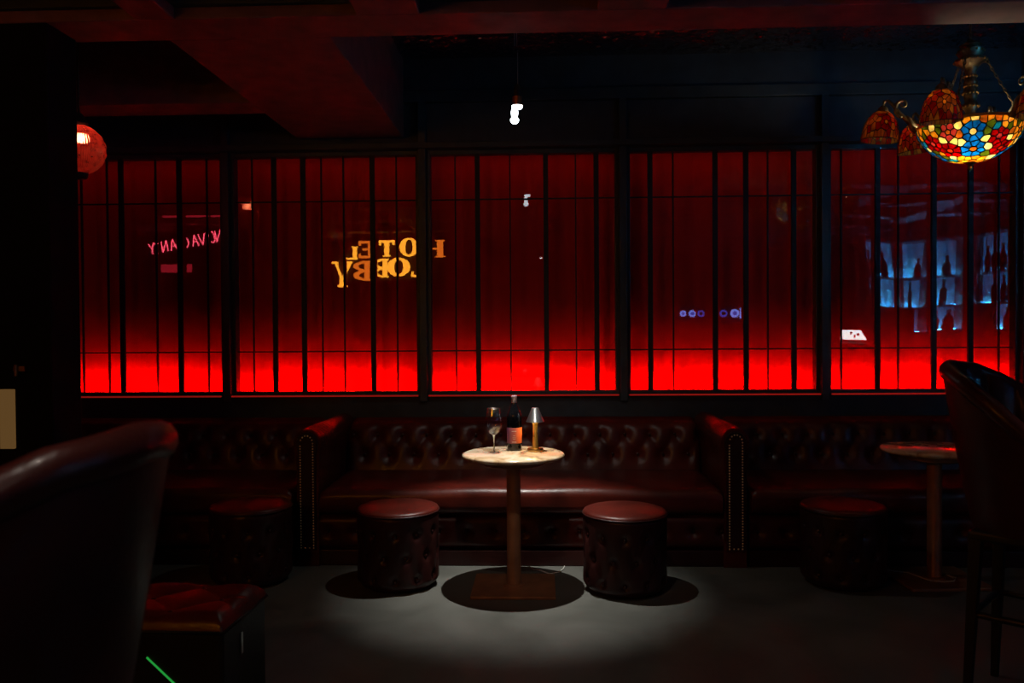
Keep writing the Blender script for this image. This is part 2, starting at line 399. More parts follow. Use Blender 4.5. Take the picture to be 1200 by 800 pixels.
# pillar that carries the cross beam at the left
pl = MB().box(-3.1, -2.186, 3.57, 3.80, 0, ZB)
pillar = struct(pl.build('pillar', M['pillar'], bevel=.006)); tag(pillar, 'black square pillar filling the left edge under the ceiling beam', 'pillar')
o = B(-2.42, -2.355, 3.553, 3.57, .90, 1.165).build('tan_panel', [M['plaque']], bevel=.003)  # glow put into the panel colour in place of light falling on it
tag(o, 'small tan panel with painted glow on the face of the black pillar', 'panel')
o = MB().box(-2.352, -2.30, 3.552, 3.57, 1.245, 1.268).lathe([(0, 0), (.008, 0), (.008, .05), (0, .05)], 10, (-2.335, 3.545, 1.225)).build('wall_hook', M['brass'])
tag(o, 'tiny dim metal hook above the tan panel on the black pillar', 'hook')

# ------------------------------------------------------------ tufted leather
def tuft(u, v, v1, v2, sp, rowgap, amp, fade=.10):
    """puffed diamonds between the button rows v1 (top) and v2, vertical pleats beyond them"""
    vc = min(max(v, v2), v1); k = (vc - v1) / (2 * rowgap)
    a = u / sp + k; b = u / sp - k
    h = (abs(sin(pi * a)) * abs(sin(pi * b)) + 1e-6) ** .5
    out = max(0, v - v1, v2 - v); f = exp(-(out / fade) ** 2)
    return amp * (h * f + .8 * (1 - f))
def near_button(u, v, rows, sp):
    d = 9
    for vr, off in rows:
        du = (u / sp - off); du = (du - round(du)) * sp; d = min(d, sqrt(du * du + (v - vr) ** 2))
    return d
bt = MB(); bt.sphere((0, 0, 0), .011, 8, 5, (1, .55, 1)); BUTTON = bt.build('button', M['ox2'], smooth=180)
BUTTON_MESH = BUTTON.data; bpy.data.objects.remove(BUTTON)
def button(parent, loc, rot=(0, 0, 0)):
    o = bpy.data.objects.new('button', BUTTON_MESH); COL.objects.link(o); o.parent = parent; o.location = loc; o.rotation_euler = rot
def interp(tab, t):
    for (t0, *a), (t1, *b) in zip(tab, tab[1:]):
        if t <= t1:
            k = (t - t0) / (t1 - t0); return [x + (y - x) * k for x, y in zip(a, b)]
    return list(tab[-1][1:])
SY = 4.86     # front of the sofas
BACKP = [(0, .60, .40), (.08, .615, .44), (.3, .645, .58), (.5, .67, .69), (.6, .685, .735), (.7, .72, .768), (.8, .79, .782), (.88, .85, .765), (.94, .88, .73), (1, .89, .40)]
def smooth_profile(tab, n):
    pts = [interp(tab, i / n) for i in range(n + 1)]
    for _ in range(3):
        pts = [pts[0]] + [[(pts[i - 1][k] + 2 * pts[i][k] + pts[i + 1][k]) / 4 for k in (0, 1)] for i in range(1, n)] + [pts[-1]]
    return pts
SEATP = []
for (cy_, cz_, a0, a1) in ((.045 - .02, .41, 180, 90), (.70, .42, 90, 0)):
    pass
def rounded_profile(y0, y1, z0, z1, r, n=8):
    p = []
    for cy_, cz_, a0 in ((y0 + r, z0 + r, 180), (y1 - r, z0 + r, 270), (y1 - r, z1 - r, 0), (y0 + r, z1 - r, 90)):
        for i in range(n + 1):
            a = radians(a0 + 90 * i / n); p.append((cy_ + r * cos(a), cz_ + r * sin(a)))
    return p
def sofa(name, label, x0, x1, arms, phase, shape_seed):
    root = empty(name, (x0, SY, 0), label, 'sofa'); W = x1 - x0; sp = .168
    il = .145 if arms else .004
    B(.0, W, .012, .93, 0, .095).build('plinth', M['ox2'], root, bevel=.006)
    # base panel with one row of buttons
    rows = [(.205, phase)]
    def basef(u, v):
        x = u * W; z = .10 + .205 * v
        e = 1 - abs(2 * v - 1) ** 6
        d = tuft(x - phase * sp, z, .205, .205, sp, .1, .016, .035) * e
        nb = near_button(x, z, rows, sp); d -= .018 * exp(-(nb / .03) ** 2)
        return (x, .02 - d + .03 * (1 - e), z)
    bp = MB().grid(basef, int(W / .012), 22); bp.box(.0, W, .045, .60, .10, .305)
    bp.build('base_panel', M['ox'], root, smooth=60)
    k0 = int(-phase) ; n = int(W / sp) + 2
    for k in range(0, n):
        x = (k + phase) * sp
        if .02 + (.1 if arms else 0) < x < W - .02 - (.1 if arms else 0): button(root, (x, .026, .205))
    # seat cushion: long bench with a rolled front edge
    rnd = random.Random(shape_seed); ph = [rnd.uniform(0, 6) for _ in range(5)]
    def bul(x, y, z):
        if z > .38 and y < .6:
            z += .006 * sin(x * 2.6 + ph[0]) * sin(y * 5 + ph[1]) + .003 * sin(x * 9 + 4 * y + ph[2])
        e = min(x - il, W - il - x); z -= .02 * max(0, 1 - max(0, e) / .06) ** 2 if z > .38 else 0
        return (x, y, z)
    MB().extrude_x(rounded_profile(-.035, .70, .315, .470, .055), il, W - il, int(W / .03), bul).build('seat_cushion', M['ox'], root, smooth=70)
    # buttoned back rolling over at the top
    N = 44; P = smooth_profile(BACKP, N); rows = [(.700, phase), (.570, phase + .5)]
    def backf(u, v):
        x = il + (W - 2 * il) * u; i = v * N; i0 = min(int(i), N - 1); k = i - i0
        y = P[i0][0] + (P[i0 + 1][0] - P[i0][0]) * k; z = P[i0][1] + (P[i0 + 1][1] - P[i0][1]) * k
        ty, tz = P[i0 + 1][0] - P[i0][0], P[i0 + 1][1] - P[i0][1]; L = sqrt(ty * ty + tz * tz) or 1
        ny, nz = -tz / L, ty / L
        s = z if v < .8 else .83 + (v - .8)
        d = tuft(x - phase * sp, s, .700, .570, sp, .130, .014, .06)
        nb = near_button(x, s, rows, sp); d -= .026 * exp(-(nb / .038) ** 2)
        if v > .8: d = d * max(0, 1 - (v - .8) / .1) + .02
        e = min(u, 1 - u) * (W - 2 * il); d -= .03 * max(0, 1 - e / .05) ** 2
        return (x, y + ny * d + .022, z + nz * d)
    back = MB().grid(backf, int((W - 2 * il) / .0125), N)
    back.build('backrest', M['ox'], root, smooth=180)
    for vr, off in rows:
        for k in range(-1, n):
            x = (k + off) * sp
            if il + .03 < x < W - il - .03: button(root, (x, (.674 if vr > .6 else .643) + .026, vr), (-.25, 0, 0))
    # rolled arms with a nailed front panel
    for s in arms:
        cx = .068 if s < 0 else W - .068
        prof = []      # keyhole outline in (x,z)
        hw, rw, zt = .066, .084, .742
        prof += [(-hw, .0), (-hw, .60)]
        for i in range(17):
            a = radians(205 - 230 * i / 16); prof.append((rw * cos(a), zt + rw * sin(a)))
        prof += [(hw, .60), (hw, .0)]
        ys = [-.005 + .915 * (i / 60) for i in range(61)]
        vs = []; fs = []; m = len(prof)
        for j, y in enumerate(ys):
            for (px, pz) in prof:
                k = 1.0
                if pz > .7:
                    a = atan2(pz - zt, px); g = .5 + .5 * cos(y * 120 + 2 * sin(a * 2 + s)); k = 1 - .085 * g * exp(-((y - .18) / .17) ** 2)
                    k *= 1 + .05 * sin(pi * min(1, y / .5))
                xx, zz = px * k, (zt + (pz - zt) * k if pz > .7 else pz)
                vs.append((cx + xx, y, zz))
        for j in range(len(ys) - 1):
            for k in range(m - 1): fs.append((j * m + k, j * m + k + 1, (j + 1) * m + k + 1, (j + 1) * m + k))
        fs.append(tuple(range(m))); fs.append(tuple(reversed(range((len(ys) - 1) * m, len(ys) * m))))
        arm = MB().add(vs, fs).build('arm', M['ox3'], root, smooth=50)
        fp = [(-.052, .10), (-.052, .66)]
        for i in range(13):
            a = radians(195 - 210 * i / 12); fp.append((.066 * cos(a), .742 + .066 * sin(a)))
        fp += [(.052, .66), (.052, .10)]
        v2 = [(cx + x, -.005, z) for x, z in fp] + [(cx + x * .93, -.026, .45 + (z - .45) * .985) for x, z in fp]; q = len(fp)
        f2 = [tuple(range(q, 2 * q))] + [(k, (k + 1) % q, q + (k + 1) % q, q + k) for k in range(q)]
        MB().add(v2, f2).build('front_panel', M['ox2'], arm, smooth=40)
        nl = MB(); path = []
        for z in np.arange(.115, .742, .0165): path.append((-.038, z))
        for i in range(1, 7): a = pi - pi * i / 7; path.append((.038 * cos(a), .742 + .045 * sin(a)))
        for z in np.arange(.742, .11, -.0165): path.append((.038, z))
        path += [(-.013, .115), (.013, .115)]
        for x, z in path: nl.sphere((cx + x, -.0265, z), .0052, 6, 4, (1, .6, 1))
        nl.build('nailheads', M['nail'], arm, smooth=180, kind='stuff', label='double row of small brass nailheads on the arm front')
    return root
sofa('chesterfield_sofa', 'middle oxblood buttoned leather sofa with two nailed rolled arms, behind the lit table', -1.484, 1.195, (-1, 1), .10, 1)
sofa('chesterfield_bench', 'left oxblood buttoned leather bench running behind the black pillar', -4.30, -1.506, (), .66, 2)
sofa('chesterfield_bench', 'right oxblood buttoned leather bench with bluish sheen, behind the right table', 1.217, 4.2, (), .28, 3)

# ------------------------------------------------------------ round buttoned poufs
def pouf():
    root = empty('round_pouf', (0, 0, 0)); R0, n, sp = .222, 11, 1.0
    rows = [(.315, 0), (.195, .5), (.075, 0)]; spm = 2 * pi * R0 / n
    def f(u, v):
        z = .018 + .40 * v; a = 2 * pi * u
        arc = u * n * spm
        vc = min(max(z, .075), .315); k = (vc - .315) / .24
        h = (abs(sin(pi * (u * n + k))) * abs(sin(pi * (u * n - k))) + 1e-6) ** .8
        out = max(0, z - .315, .075 - z); fd = exp(-(out / .05) ** 2); d = .005 * (h * fd + .8 * (1 - fd))
        nb = near_button(arc, z, rows, spm); d -= .015 * exp(-(nb / .022) ** 2)
        e = v * 400 / 1000
        r = R0 + d - .05 * max(0, 1 - z / .06) ** 2 - .012 * max(0, 1 - (.418 - z) / .02) ** 2
        return (r * cos(a), r * sin(a), z)
    MB().grid(f, 176, 44).build('body', M['ox2'], root, smooth=180)
    MB().lathe([(0, 0), (.17, 0), (.175, .03), (0, .03)], 32).build('base', M['wood'], root)
    MB().lathe([(.222, .412), (.226, .418), (.226, .424), (.221, .432), (.205, .438), (.14, .443), (.06, .445), (0, .4455)], 64).build('seat_pad', M['ox'], root, smooth=60)
    pts = [(.2265 * cos(2 * pi * k / 56), .2265 * sin(2 * pi * k / 56), .417) for k in range(56)]
    MB().tube(pts, .005, 6, closed=True).build('piping', M['ox2'], root, smooth=180)
    for z, off in rows:
        for k in range(n):
            a = 2 * pi * (k + off) / n; r = R0 - .008
            button(root, (r * cos(a), r * sin(a), z), (0, 0, a + pi / 2))
    return root
p0 = pouf()
for i, (x, y, rz, lab) in enumerate([(-.812, 4.525, .22, 'round buttoned leather pouf left of the lit table'),
                                     (.438, 4.455, .05, 'round buttoned leather pouf right of the lit table'),
                                     (-1.665, 4.585, .4, 'round buttoned leather pouf before the left bench, beside the left nailed arm'),
                                     (1.655, 4.585, .33, 'round buttoned leather pouf next to the right table')]):
    c = p0 if i == 0 else copy_tree(p0)
    c.location = (x, y, 0); c.rotation_euler = (0, 0, rz); tag(c, lab, 'pouf', 'round leather poufs')

# ------------------------------------------------------------ bar tables
def bar_table():
    root = empty('bistro_table', (0, 0, 0))
    MB().lathe([(0, .714), (.262, .714), (.272, .717), (.279, .724), (.280, .730), (.277, .736), (.270, .740), (0, .740)], 72).build('tabletop', M['marble'], root, smooth=50, label='pale veined stone tabletop')
    MB().lathe([(0, .676), (.155, .676), (.17, .682), (.172, .714), (0, .714)], 48).build('support_plate', M['bronze'], root, smooth=40)
    MB().lathe([(.04, .017), (.04, .02), (.0385, .024), (.0385, .676), (0, .676)], 32).build('pole', M['bronze'], root, smooth=40)
    B(-.225, .225, -.205, .205, 0, .017).build('base_plate', M['bronze'], root, bevel=.004)
    MB().lathe([(0, .017), (.058, .017), (.058, .021), (.04, .026), (0, .026)], 32).build('collar', M['bronze'], root, smooth=40)
    return root
t0 = bar_table(); t0.location = (-.165, 4.465, 0)
tag(t0, 'round stone topped table under the pendant spotlight, in front of the middle sofa', 'table', 'small round tables')
t9 = copy_tree(t0); t9.location = (2.175, 4.635, 0); t9.rotation_euler = (0, 0, .05)
tag(t9, 'bare round table half behind the bar stool at the right', 'table', 'small round tables')

# wine glass
g = empty('wine_glass', (-.271, 4.47, .740), 'empty stemmed wine glass left of the bottle on the lit table', 'glass')
MB().lathe([(.0, .004), (.030, .003), (.034, .0015), (.034, 0), (0, 0)], 40).build('foot', M['wineglass'], g, smooth=60)
MB().lathe([(.0085, .0035), (.0048, .012), (.0040, .05), (.0045, .085), (.009, .0985)], 20).build('stem', M['crystal'], g, smooth=50)
MB().tube([(.0345 * cos(2 * pi * k / 40), .0345 * sin(2 * pi * k / 40), .2433) for k in range(40)], .0011, 6, closed=True).build('rim', M['crystal'], g, smooth=180)
bo = [(.0, .098), (.012, .100), (.027, .110), (.039, .128), (.0455, .150), (.047, .170), (.044, .195), (.039, .220), (.0345, .243)]
MB().lathe(bo, 48, close=False).build('bowl', M['wineglass'], g, smooth=60)
# bottle
b = empty('wine_bottle', (-.162, 4.57, .740), 'dark wine bottle with purple to orange label at the middle of the table', 'bottle')
MB().lathe([(0, .004), (.030, 0), (.040, .003), (.0415, .012), (.0415, .185), (.039, .202), (.029, .225), (.019, .25), (.0150, .27), (.0145, .29), (0, .29)], 40).build('body', M['bottle'], b, smooth=60)
MB().lathe([(.0158, .262), (.0152, .288), (.0172, .291), (.0172, .302), (.0150, .306), (0, .307)], 28, close=False).build('capsule', M['foil'], b, smooth=50, label='pale violet foil capsule')
lab = [(.0419, .042), (.0421, .043), (.0421, .128), (.0419, .129)]
lo = MB().lathe(lab, 48, close=False).build('paper_label', M['label'], b, smooth=60, label='label fading from purple to orange')
lp = MB()
for z, hwid, ht in ((.110, .013, .003), (.085, .006, .002), (.074, .009, .0015), (.066, .007, .0015), (.050, .013, .003)):
    nseg = 8
    lp.grid(lambda u, v, z=z, hwid=hwid, ht=ht: (.0424 * sin((u - .5) * 2 * hwid / .0424), -.0424 * cos((u - .5) * 2 * hwid / .0424), z + (v - .5) * ht), nseg, 1)
lp.build('print_line', M['print'], lo, label='tiny illegible pale print')
# cordless table lamp
l = empty('table_lamp', (-.045, 4.53, .740), 'small lit brass table lamp with conical steel shade right of the bottle', 'lamp')
MB().lathe([(0, 0), (.043, 0), (.0455, .003), (.0455, .014), (.043, .017), (.012, .018), (0, .018)], 40).build('base', M['brass'], l, smooth=40)
MB().lathe([(.0185, .018), (.0165, .03), (.0135, .075), (.0125, .10), (.014, .14), (.0165, .172), (.0165, .180), (0, .180)], 32).build('stem', M['gold'], l, smooth=60)
MB().lathe([(.049, .163), (.050, .1635), (.0195, .238), (.018, .240), (0, .240), (0, .2385), (.018, .2385), (.0485, .1635), (.049, .163)], 48, close=False).build('shade', M['steel'], l, smooth=30)
MB().lathe([(.019, .186), (.030, .186), (.030, .190), (.019, .190), (.019, .186)], 32, close=False).build('led_ring', M['lampled'], l)

# cables on the floor
o = MB().tube([(.12, 4.86, .005), (.11, 4.80, .005), (.085, 4.74, .005), (.03, 4.70, .006), (-.02, 4.72, .02), (-.06, 4.78, .006), (-.09, 4.85, .005)], .0035, 6).build('cable', M['cable'], smooth=180)
tag(o, 'thin white cable on the floor behind the foot of the lit table', 'cable')
pts = [(1.90, 4.855, .005), (1.93, 4.80, .02), (1.99, 4.735, .0215), (2.06, 4.70, .0215), (2.09, 4.61, .0215), (2.12, 4.555, .0215), (2.18, 4.537, .0215), (2.24, 4.55, .0215), (2.28, 4.61, .0215), (2.27, 4.68, .0215), (2.252, 4.66, .0225), (2.262, 4.60, .0225)]
o = MB().tube(pts, .0035, 6).build('cable', M['cable'], smooth=180); tag(o, 'thin white cable coiled on the foot of the right table', 'cable')

# ------------------------------------------------------------ square ottoman at lower left
ot = empty('square_ottoman', (-1.44, 2.955, 0), 'square black ottoman with buttoned red top at the lower left', 'ottoman', rz=-.04)
B(-.36, .345, -.19, .20, .01, .385).build('body', M['black'], ot, bevel=.012)
def otf(u, v):
    x = -.362 + .711 * u; y = -.196 + .40 * v
    a = (x / .13 + y / .13); b_ = (x / .13 - y / .13)
    h = (abs(sin(pi * a * .5)) * abs(sin(pi * b_ * .5)) + 1e-6) ** .35
    e = min(u, 1 - u) * .71; e2 = min(v, 1 - v) * .40; ed = min(1, min(e, e2) / .05); r = sqrt(max(0, 1 - (1 - ed) ** 2))
    return (x, y, .385 + .045 * r + .016 * h * ed)
MB().grid(otf, 90, 54).build('seat_pad', M['ox'], ot, smooth=180, label='oxblood buttoned top')
for i in range(-3, 4):
    for j in range(-2, 3):
        if (i + j) % 2 == 0 and abs(i * .13) < .33 and abs(j * .13) < .17: button(ot, (i * .13, j * .13, .432), (pi / 2, 0, 0))
pts = [(-.362, -.196, .385), (.349, -.196, .385), (.349, .204, .385), (-.362, .204, .385)]
for a_, b_ in zip(pts, pts[1:] + pts[:1]): MB().tube([a_, b_], .006, 6).build('piping', M['black'], ot, smooth=180)
B(.3455, .350, -.045, -.03, .255, .33).build('side_tag', M['steel'], ot, label='small upright metal tag on the side')
MB().tube([(.075, -.193, .295), (.185, -.193, .195)], .0032, 6).build('glow_strip', M['green'], ot, smooth=180, label='thin green glowing strip')  # green line built as a glowing strip on the front face

# ------------------------------------------------------------ high bar stools (front is local +x)
def rim_z(rel):      # rel = angle from the front in degrees, 0..180
    return interp([(0, .93), (50, .95), (60, .975), (75, 1.02), (90, 1.07), (110, 1.16), (130, 1.225), (150, 1.265), (180, 1.28)], rel)[0]
def bar_stool():
    root = empty('bar_stool', (0, 0, 0))
    A0 = 48
    def ro(z): return .215 + .11 * max(0, (z - .66) / .62) ** .85
    def outer(u, v):
        an = A0 + (360 - 2 * A0) * u; rel = an if an <= 180 else 360 - an; zt = rim_z(rel) - .025
        z = .66 + (zt - .66) * v; r = ro(z); a = radians(an); return (r * cos(a), r * sin(a), z)
    MB().grid(outer, 64, 16).build('back_shell', M['stool'], root, smooth=180)
    def inner(u, v):
        an = A0 + (360 - 2 * A0) * u; rel = an if an <= 180 else 360 - an; zt = rim_z(rel) - .02
        z = .74 + (zt - .74) * v; ch = abs(sin(u * pi * 11)) ** .5
        r = ro(z) - .05 - .020 * ch * min(1, (1 - v) * 12 + .25); a = radians(an); return (r * cos(a), r * sin(a), z)
    MB().grid(inner, 176, 20).build('channelled_lining', M['stool'], root, smooth=180)
    pts = []; rad = []
    for i in range(73):
        u = i / 72; an = A0 + (360 - 2 * A0) * u; rel = an if an <= 180 else 360 - an; z = rim_z(rel); a = radians(an); r = ro(z) - .026
        pts.append((r * cos(a), r * sin(a), z - .028))
    p_end = [(pts[0][0], pts[0][1], .70 + (pts[0][2] - .70) * k) for k in (0, .5, .85)]
    q_end = [(pts[-1][0], pts[-1][1], .70 + (pts[-1][2] - .70) * k) for k in (.85, .5, 0)]
    MB().tube(p_end + pts + q_end, .033, 12).build('rolled_edge', M['stool'], root, smooth=180)
    MB().lathe([(0, .655), (.205, .655), (.212, .68), (.216, .72), (.21, .765), (.19, .79), (.12, .80), (0, .803)], 48).build('seat', M['stool'], root, smooth=60)
    MB().box(-.19, .19, -.19, .19, .625, .66).build('seat_frame', M['wood'], root, bevel=.01)
    for sx in (-1, 1):
        for sy in (-1, 1):
            t_, q = .165, .190
            vs = [(sx * t_ + dx * .022, sy * t_ + dy * .022, .64) for dx, dy in ((-1, -1), (1, -1), (1, 1), (-1, 1))] + \
                 [(sx * q + dx * .013, sy * q + dy * .013, 0) for dx, dy in ((-1, -1), (1, -1), (1, 1), (-1, 1))]
            MB().add(vs, [(0, 1, 2, 3), (7, 6, 5, 4), (0, 4, 5, 1), (1, 5, 6, 2), (2, 6, 7, 3), (3, 7, 4, 0)]).build('leg', M['wood'], root, bevel=.003)
    for z, p_, q_ in ((.35, (-1, -1), (1, -1)), (.35, (-1, 1), (1, 1)), (.35, (-1, -1), (-1, 1)), (.35, (1, -1), (1, 1))):
        k = .1755; a_, b_ = Vector((p_[0] * k, p_[1] * k, z)), Vector((q_[0] * k, q_[1] * k, z)); d = (b_ - a_).normalized() * .016
        MB().tube([a_ + d, b_ - d], .013, 8).build('stretcher', M['wood'], root, smooth=60)
    return root
s0 = bar_stool(); s0.location = (1.835, 3.10, 0); s0.rotation_euler = (0, 0, radians(-42))
tag(s0, 'high leather bar stool with channelled tub back at the right edge', 'bar stool', 'tub bar stools')
s1 = copy_tree(s0); s1.location = (-.905, 1.20, 0); s1.rotation_euler = (0, 0, radians(180))
tag(s1, 'blurred leather bar stool in the near left foreground, seen from behind', 'bar stool', 'tub bar stools')

# ------------------------------------------------------------ pendant spot lamp over the table
p = empty('pendant_lamp', (-.130, 4.45, ZC), 'bright white pendant spot hanging on a cord above the lit table', 'lamp')
def L(z): return z - ZC
MB().lathe([(0, L(3.345)), (.05, L(3.345)), (.05, L(3.37)), (0, L(3.37))], 24).build('canopy', M['bar'], p, smooth=40)
MB().tube([(0, 0, L(3.345)), (0, 0, L(2.94))], .003, 6).tube([(-.012, 0, L(3.345)), (-.012, 0, L(2.94))], .002, 6).tube([(.004, 0, L(2.92)), (.004, 0, L(2.735))], .0025, 6).build('cord', M['blackcable'], p, smooth=180)
MB().tube([(-.005 + .016 * cos(2 * pi * k / 20), 0, L(2.925) + .016 * sin(2 * pi * k / 20)) for k in range(20)], .0035, 6, closed=True).build('cord_ring', M['bar'], p, smooth=180)
MB().lathe([(0, L(2.740)), (.010, L(2.738)), (.018, L(2.72)), (.021, L(2.68)), (.021, L(2.672)), (0, L(2.672))], 20).build('lamp_cap', M['bar'], p, smooth=40)
MB().lathe([(0, L(2.672)), (.026, L(2.672)), (.026, L(2.632)), (.030, L(2.630)), (.030, L(2.624)), (0, L(2.624))], 24).build('socket', M['copper'], p, smooth=40)
MB().lathe([(0, L(2.606)), (.024, L(2.608)), (.029, L(2.614)), (.029, L(2.624)), (0, L(2.624))], 24).build('lens', M['bulb'], p, smooth=40)
cr = MB().lathe([(0, L(2.525)), (.013, L(2.526)), (.022, L(2.536)), (.024, L(2.548)), (.018, L(2.556)), (.012, L(2.560)), (.017, L(2.566)), (.020, L(2.585)), (.016, L(2.604)), (0, L(2.606))], 14, (-.014, -.01, 0))
cr.build('bulb', M['bulb'], p, smooth=30)
sp = bpy.data.lights.new('spot', 'SPOT'); sp.energy = SPOT_W; sp.color = (1, .97, .90); sp.spot_size = radians(48); sp.spot_blend = 1.0; sp.shadow_soft_size = .012
so = bpy.data.objects.new('spot', sp); COL.objects.link(so); so.location = (-.150, 4.45, 2.515)
sp2 = sp.copy(); sp2.energy = SPILL_W; sp2.spot_size = radians(140)
so2 = bpy.data.objects.new('spot_spill', sp2); COL.objects.link(so2); so2.location = so.location
# dim ceiling spots: the first is mirrored, the others are unseen fill added
for i, (x, y, lab_) in enumerate(((-.02, -.16, 'small dim ceiling spot mirrored as a white dot in the middle window'),
                                 (-.62, .93, 'added ceiling fill spot above the blurred left bar stool'),
                                 (1.93, 2.98, 'added ceiling fill spot above the right bar stool'),
                                 (-.07, 2.585, 'added ceiling fill spot aimed at the lit table from the front'))):
    z0 = (2.47, ZB, 2.70, ZB)[i]
    d_ = empty('ceiling_spot_fill', (x, y, z0), lab_, 'lamp')
    y_ = 0
    if z0 < ZB: MB().tube([(0, 0, .0), (0, 0, ZC - z0)], .006, 8).build('rod', M['bar'], d_)
    MB().lathe([(.030, -.012), (.036, -.012), (.036, -.001), (.0, -.001)], 24, close=False).build('housing', M['bar'], d_)
    (MB().sphere((0, 0, -.014), .018, 12, 8) if i == 0 else MB().lathe([(0, -.006), (.030, -.006), (.030, -.003), (0, -.003)], 20)).build('lens', M['downlens'] if i == 0 else M['downlens2'], d_)
    dl = bpy.data.lights.new('down_light_fill', 'SPOT'); dl.energy = DOWN_W * (1, 3.4, 9.0, 0)[i]; dl.color = (1, .86, .74); dl.spot_size = radians(150); dl.spot_blend = 1; dl.shadow_soft_size = .03
    do = bpy.data.objects.new('down_light_fill', dl); COL.objects.link(do); do.parent = d_; do.location = (0, 0, -.04)
    if i == 1: dl.spot_size = radians(84)
    if i == 2: dl.spot_size = radians(27)
    if i == 3:
        dl.energy = TABLE_FILL_W; dl.spot_size = radians(44); dl.spot_blend = 1.0; do.rotation_euler = (atan2(1.95, 1.87), 0, -.04)

# ------------------------------------------------------------ red ribbed globe pendant behind the pillar
gl = empty('globe_pendant', (-2.655, 4.63, ZC), 'red ribbed glass globe lamp hanging beside the black pillar', 'lamp')
def gf(u, v):
    th = pi * (.06 + .86 * v); R = .139
    sw = 1 + .030 * sin(u * 2 * pi * 34 + 22 * v) * sin(u * 2 * pi * 34 - 22 * v)
    r = R * sin(th) * sw; z = .142 * cos(th); 
    a = 2 * pi * u; return (r * cos(a), r * sin(a), L(2.465) + z)
MB().grid(gf, 340, 90).build('globe', M['globe'], gl, smooth=180)
MB().lathe([(0, -.17), (.035, -.168), (.045, -.155), (.047, -.133), (0, -.133)], 20, (0, 0, L(2.465))).build('lower_cap', M['bar'], gl, smooth=50)
MB().lathe([(.04, .128), (.05, .15), (.03, .19), (.012, .21), (0, .21)], 20, (0, 0, L(2.465))).build('cap', M['bar'], gl, smooth=50)
MB().tube([(0, 0, L(2.66)), (0, 0, 0)], .007, 8).build('rod', M['bar'], gl, smooth=180)
MB().sphere((.02, -.02, L(2.52)), .026, 12, 8).build('bulb', M['glow'], gl, smooth=180)

# ------------------------------------------------------------ stained glass chandelier
rng = random.Random(11)
def clip(poly, a, b):        # keep points nearer to a than to b
    mx, my = (a[0] + b[0]) / 2, (a[1] + b[1]) / 2; nx, ny = b[0] - a[0], b[1] - a[1]; out = []
    n = len(poly)
    for i in range(n):
        p_, q_ = poly[i], poly[(i + 1) % n]
        dp = (p_[0] - mx) * nx + (p_[1] - my) * ny; dq = (q_[0] - mx) * nx + (q_[1] - my) * ny
        if dp <= 0: out.append(p_)
        if dp * dq < 0:
            t = dp / (dp - dq); out.append((p_[0] + t * (q_[0] - p_[0]), p_[1] + t * (q_[1] - p_[1])))
    return out
def voronoi(seeds, outline):
    cells = []
    for i, a in enumerate(seeds):
        poly = list(outline)
        for j, b_ in enumerate(seeds):
            if i == j: continue
            poly = clip(poly, a, b_)
            if len(poly) < 3: break
        cells.append(poly)
    return cells
GC = {'blue': (.03, .30, .62), 'sky': (.05, .42, .52), 'yellow': (.85, .48, .07), 'amber': (.62, .27, .05), 'cream': (1, .85, .42), 'red': (.50, .015, .012),
      'pink': (.60, .15, .13), 'green': (.22, .27, .04), 'orange': (.62, .12, .03)}
GM = {k: stained('stained_glass_' + k, v, .8) for k, v in GC.items()}
GKEYS = list(GM)
def mosaic(R, flowers, d_min, tries, bgcols, petal=.030, seed=1):
    r_ = random.Random(seed); seeds = []; cols = []
    for (fx, fy, npet, c1, c0, k) in flowers:
        if sqrt(fx * fx + fy * fy) > R: continue
        seeds.append((fx, fy)); cols.append(c0); a0 = r_.uniform(0, 6)
        for q in range(npet):
            a = a0 + 2 * pi * q / npet; seeds.append((fx + petal * k * cos(a), fy + petal * k * sin(a))); cols.append(c1)
    for _ in range(tries):
        a = r_.uniform(0, 2 * pi); q = R * sqrt(r_.random()); s_ = (q * cos(a), q * sin(a))
        if all((s_[0] - t[0]) ** 2 + (s_[1] - t[1]) ** 2 > d_min ** 2 for t in seeds): seeds.append(s_); cols.append(r_.choice(bgcols))
    outl = [(R * cos(2 * pi * k / 48), R * sin(2 * pi * k / 48)) for k in range(48)]
    cells = voronoi(seeds, outl)
    return [(c, col) for c, col in zip(cells, cols) if len(c) >= 3]
def dome_map(R, prof):
    def f(x, y, off):
        s_ = min(1, sqrt(x * x + y * y) / R); a = atan2(y, x); r, z, nr, nz = prof(s_)
        return ((r + nr * off) * cos(a), (r + nr * off) * sin(a), z + nz * off)
    return f
def shrink(poly, w):
    cx = sum(p_[0] for p_ in poly) / len(poly); cy_ = sum(p_[1] for p_ in poly) / len(poly)
    rm = sum(sqrt((p_[0] - cx) ** 2 + (p_[1] - cy_) ** 2) for p_ in poly) / len(poly); k = max(.3, 1 - w / max(rm, 1e-5))
    return [(cx + (p_[0] - cx) * k, cy_ + (p_[1] - cy_) * k) for p_ in poly]
def simplify(poly, eps):
    out = []
    for p_ in poly:
        if not out or (p_[0] - out[-1][0]) ** 2 + (p_[1] - out[-1][1]) ** 2 > eps * eps: out.append(p_)
    if len(out) > 3 and (out[0][0] - out[-1][0]) ** 2 + (out[0][1] - out[-1][1]) ** 2 < eps * eps: out.pop()
    return out
def tile(mb, poly, f, t0, t1):
    n = len(poly); cx = sum(p_[0] for p_ in poly) / n; cy_ = sum(p_[1] for p_ in poly) / n
    vs = [f(*p_, t0) for p_ in poly] + [f(*p_, t1) for p_ in poly] + [f(cx, cy_, t0), f(cx, cy_, t1 + .0008)]
    fs = [(k, (k + 1) % n, n + (k + 1) % n, n + k) for k in range(n)] + [(2 * n, (k + 1) % n, k) for k in range(n)] + [(2 * n + 1, n + k, n + (k + 1) % n) for k in range(n)]
    mb.add(vs, fs)
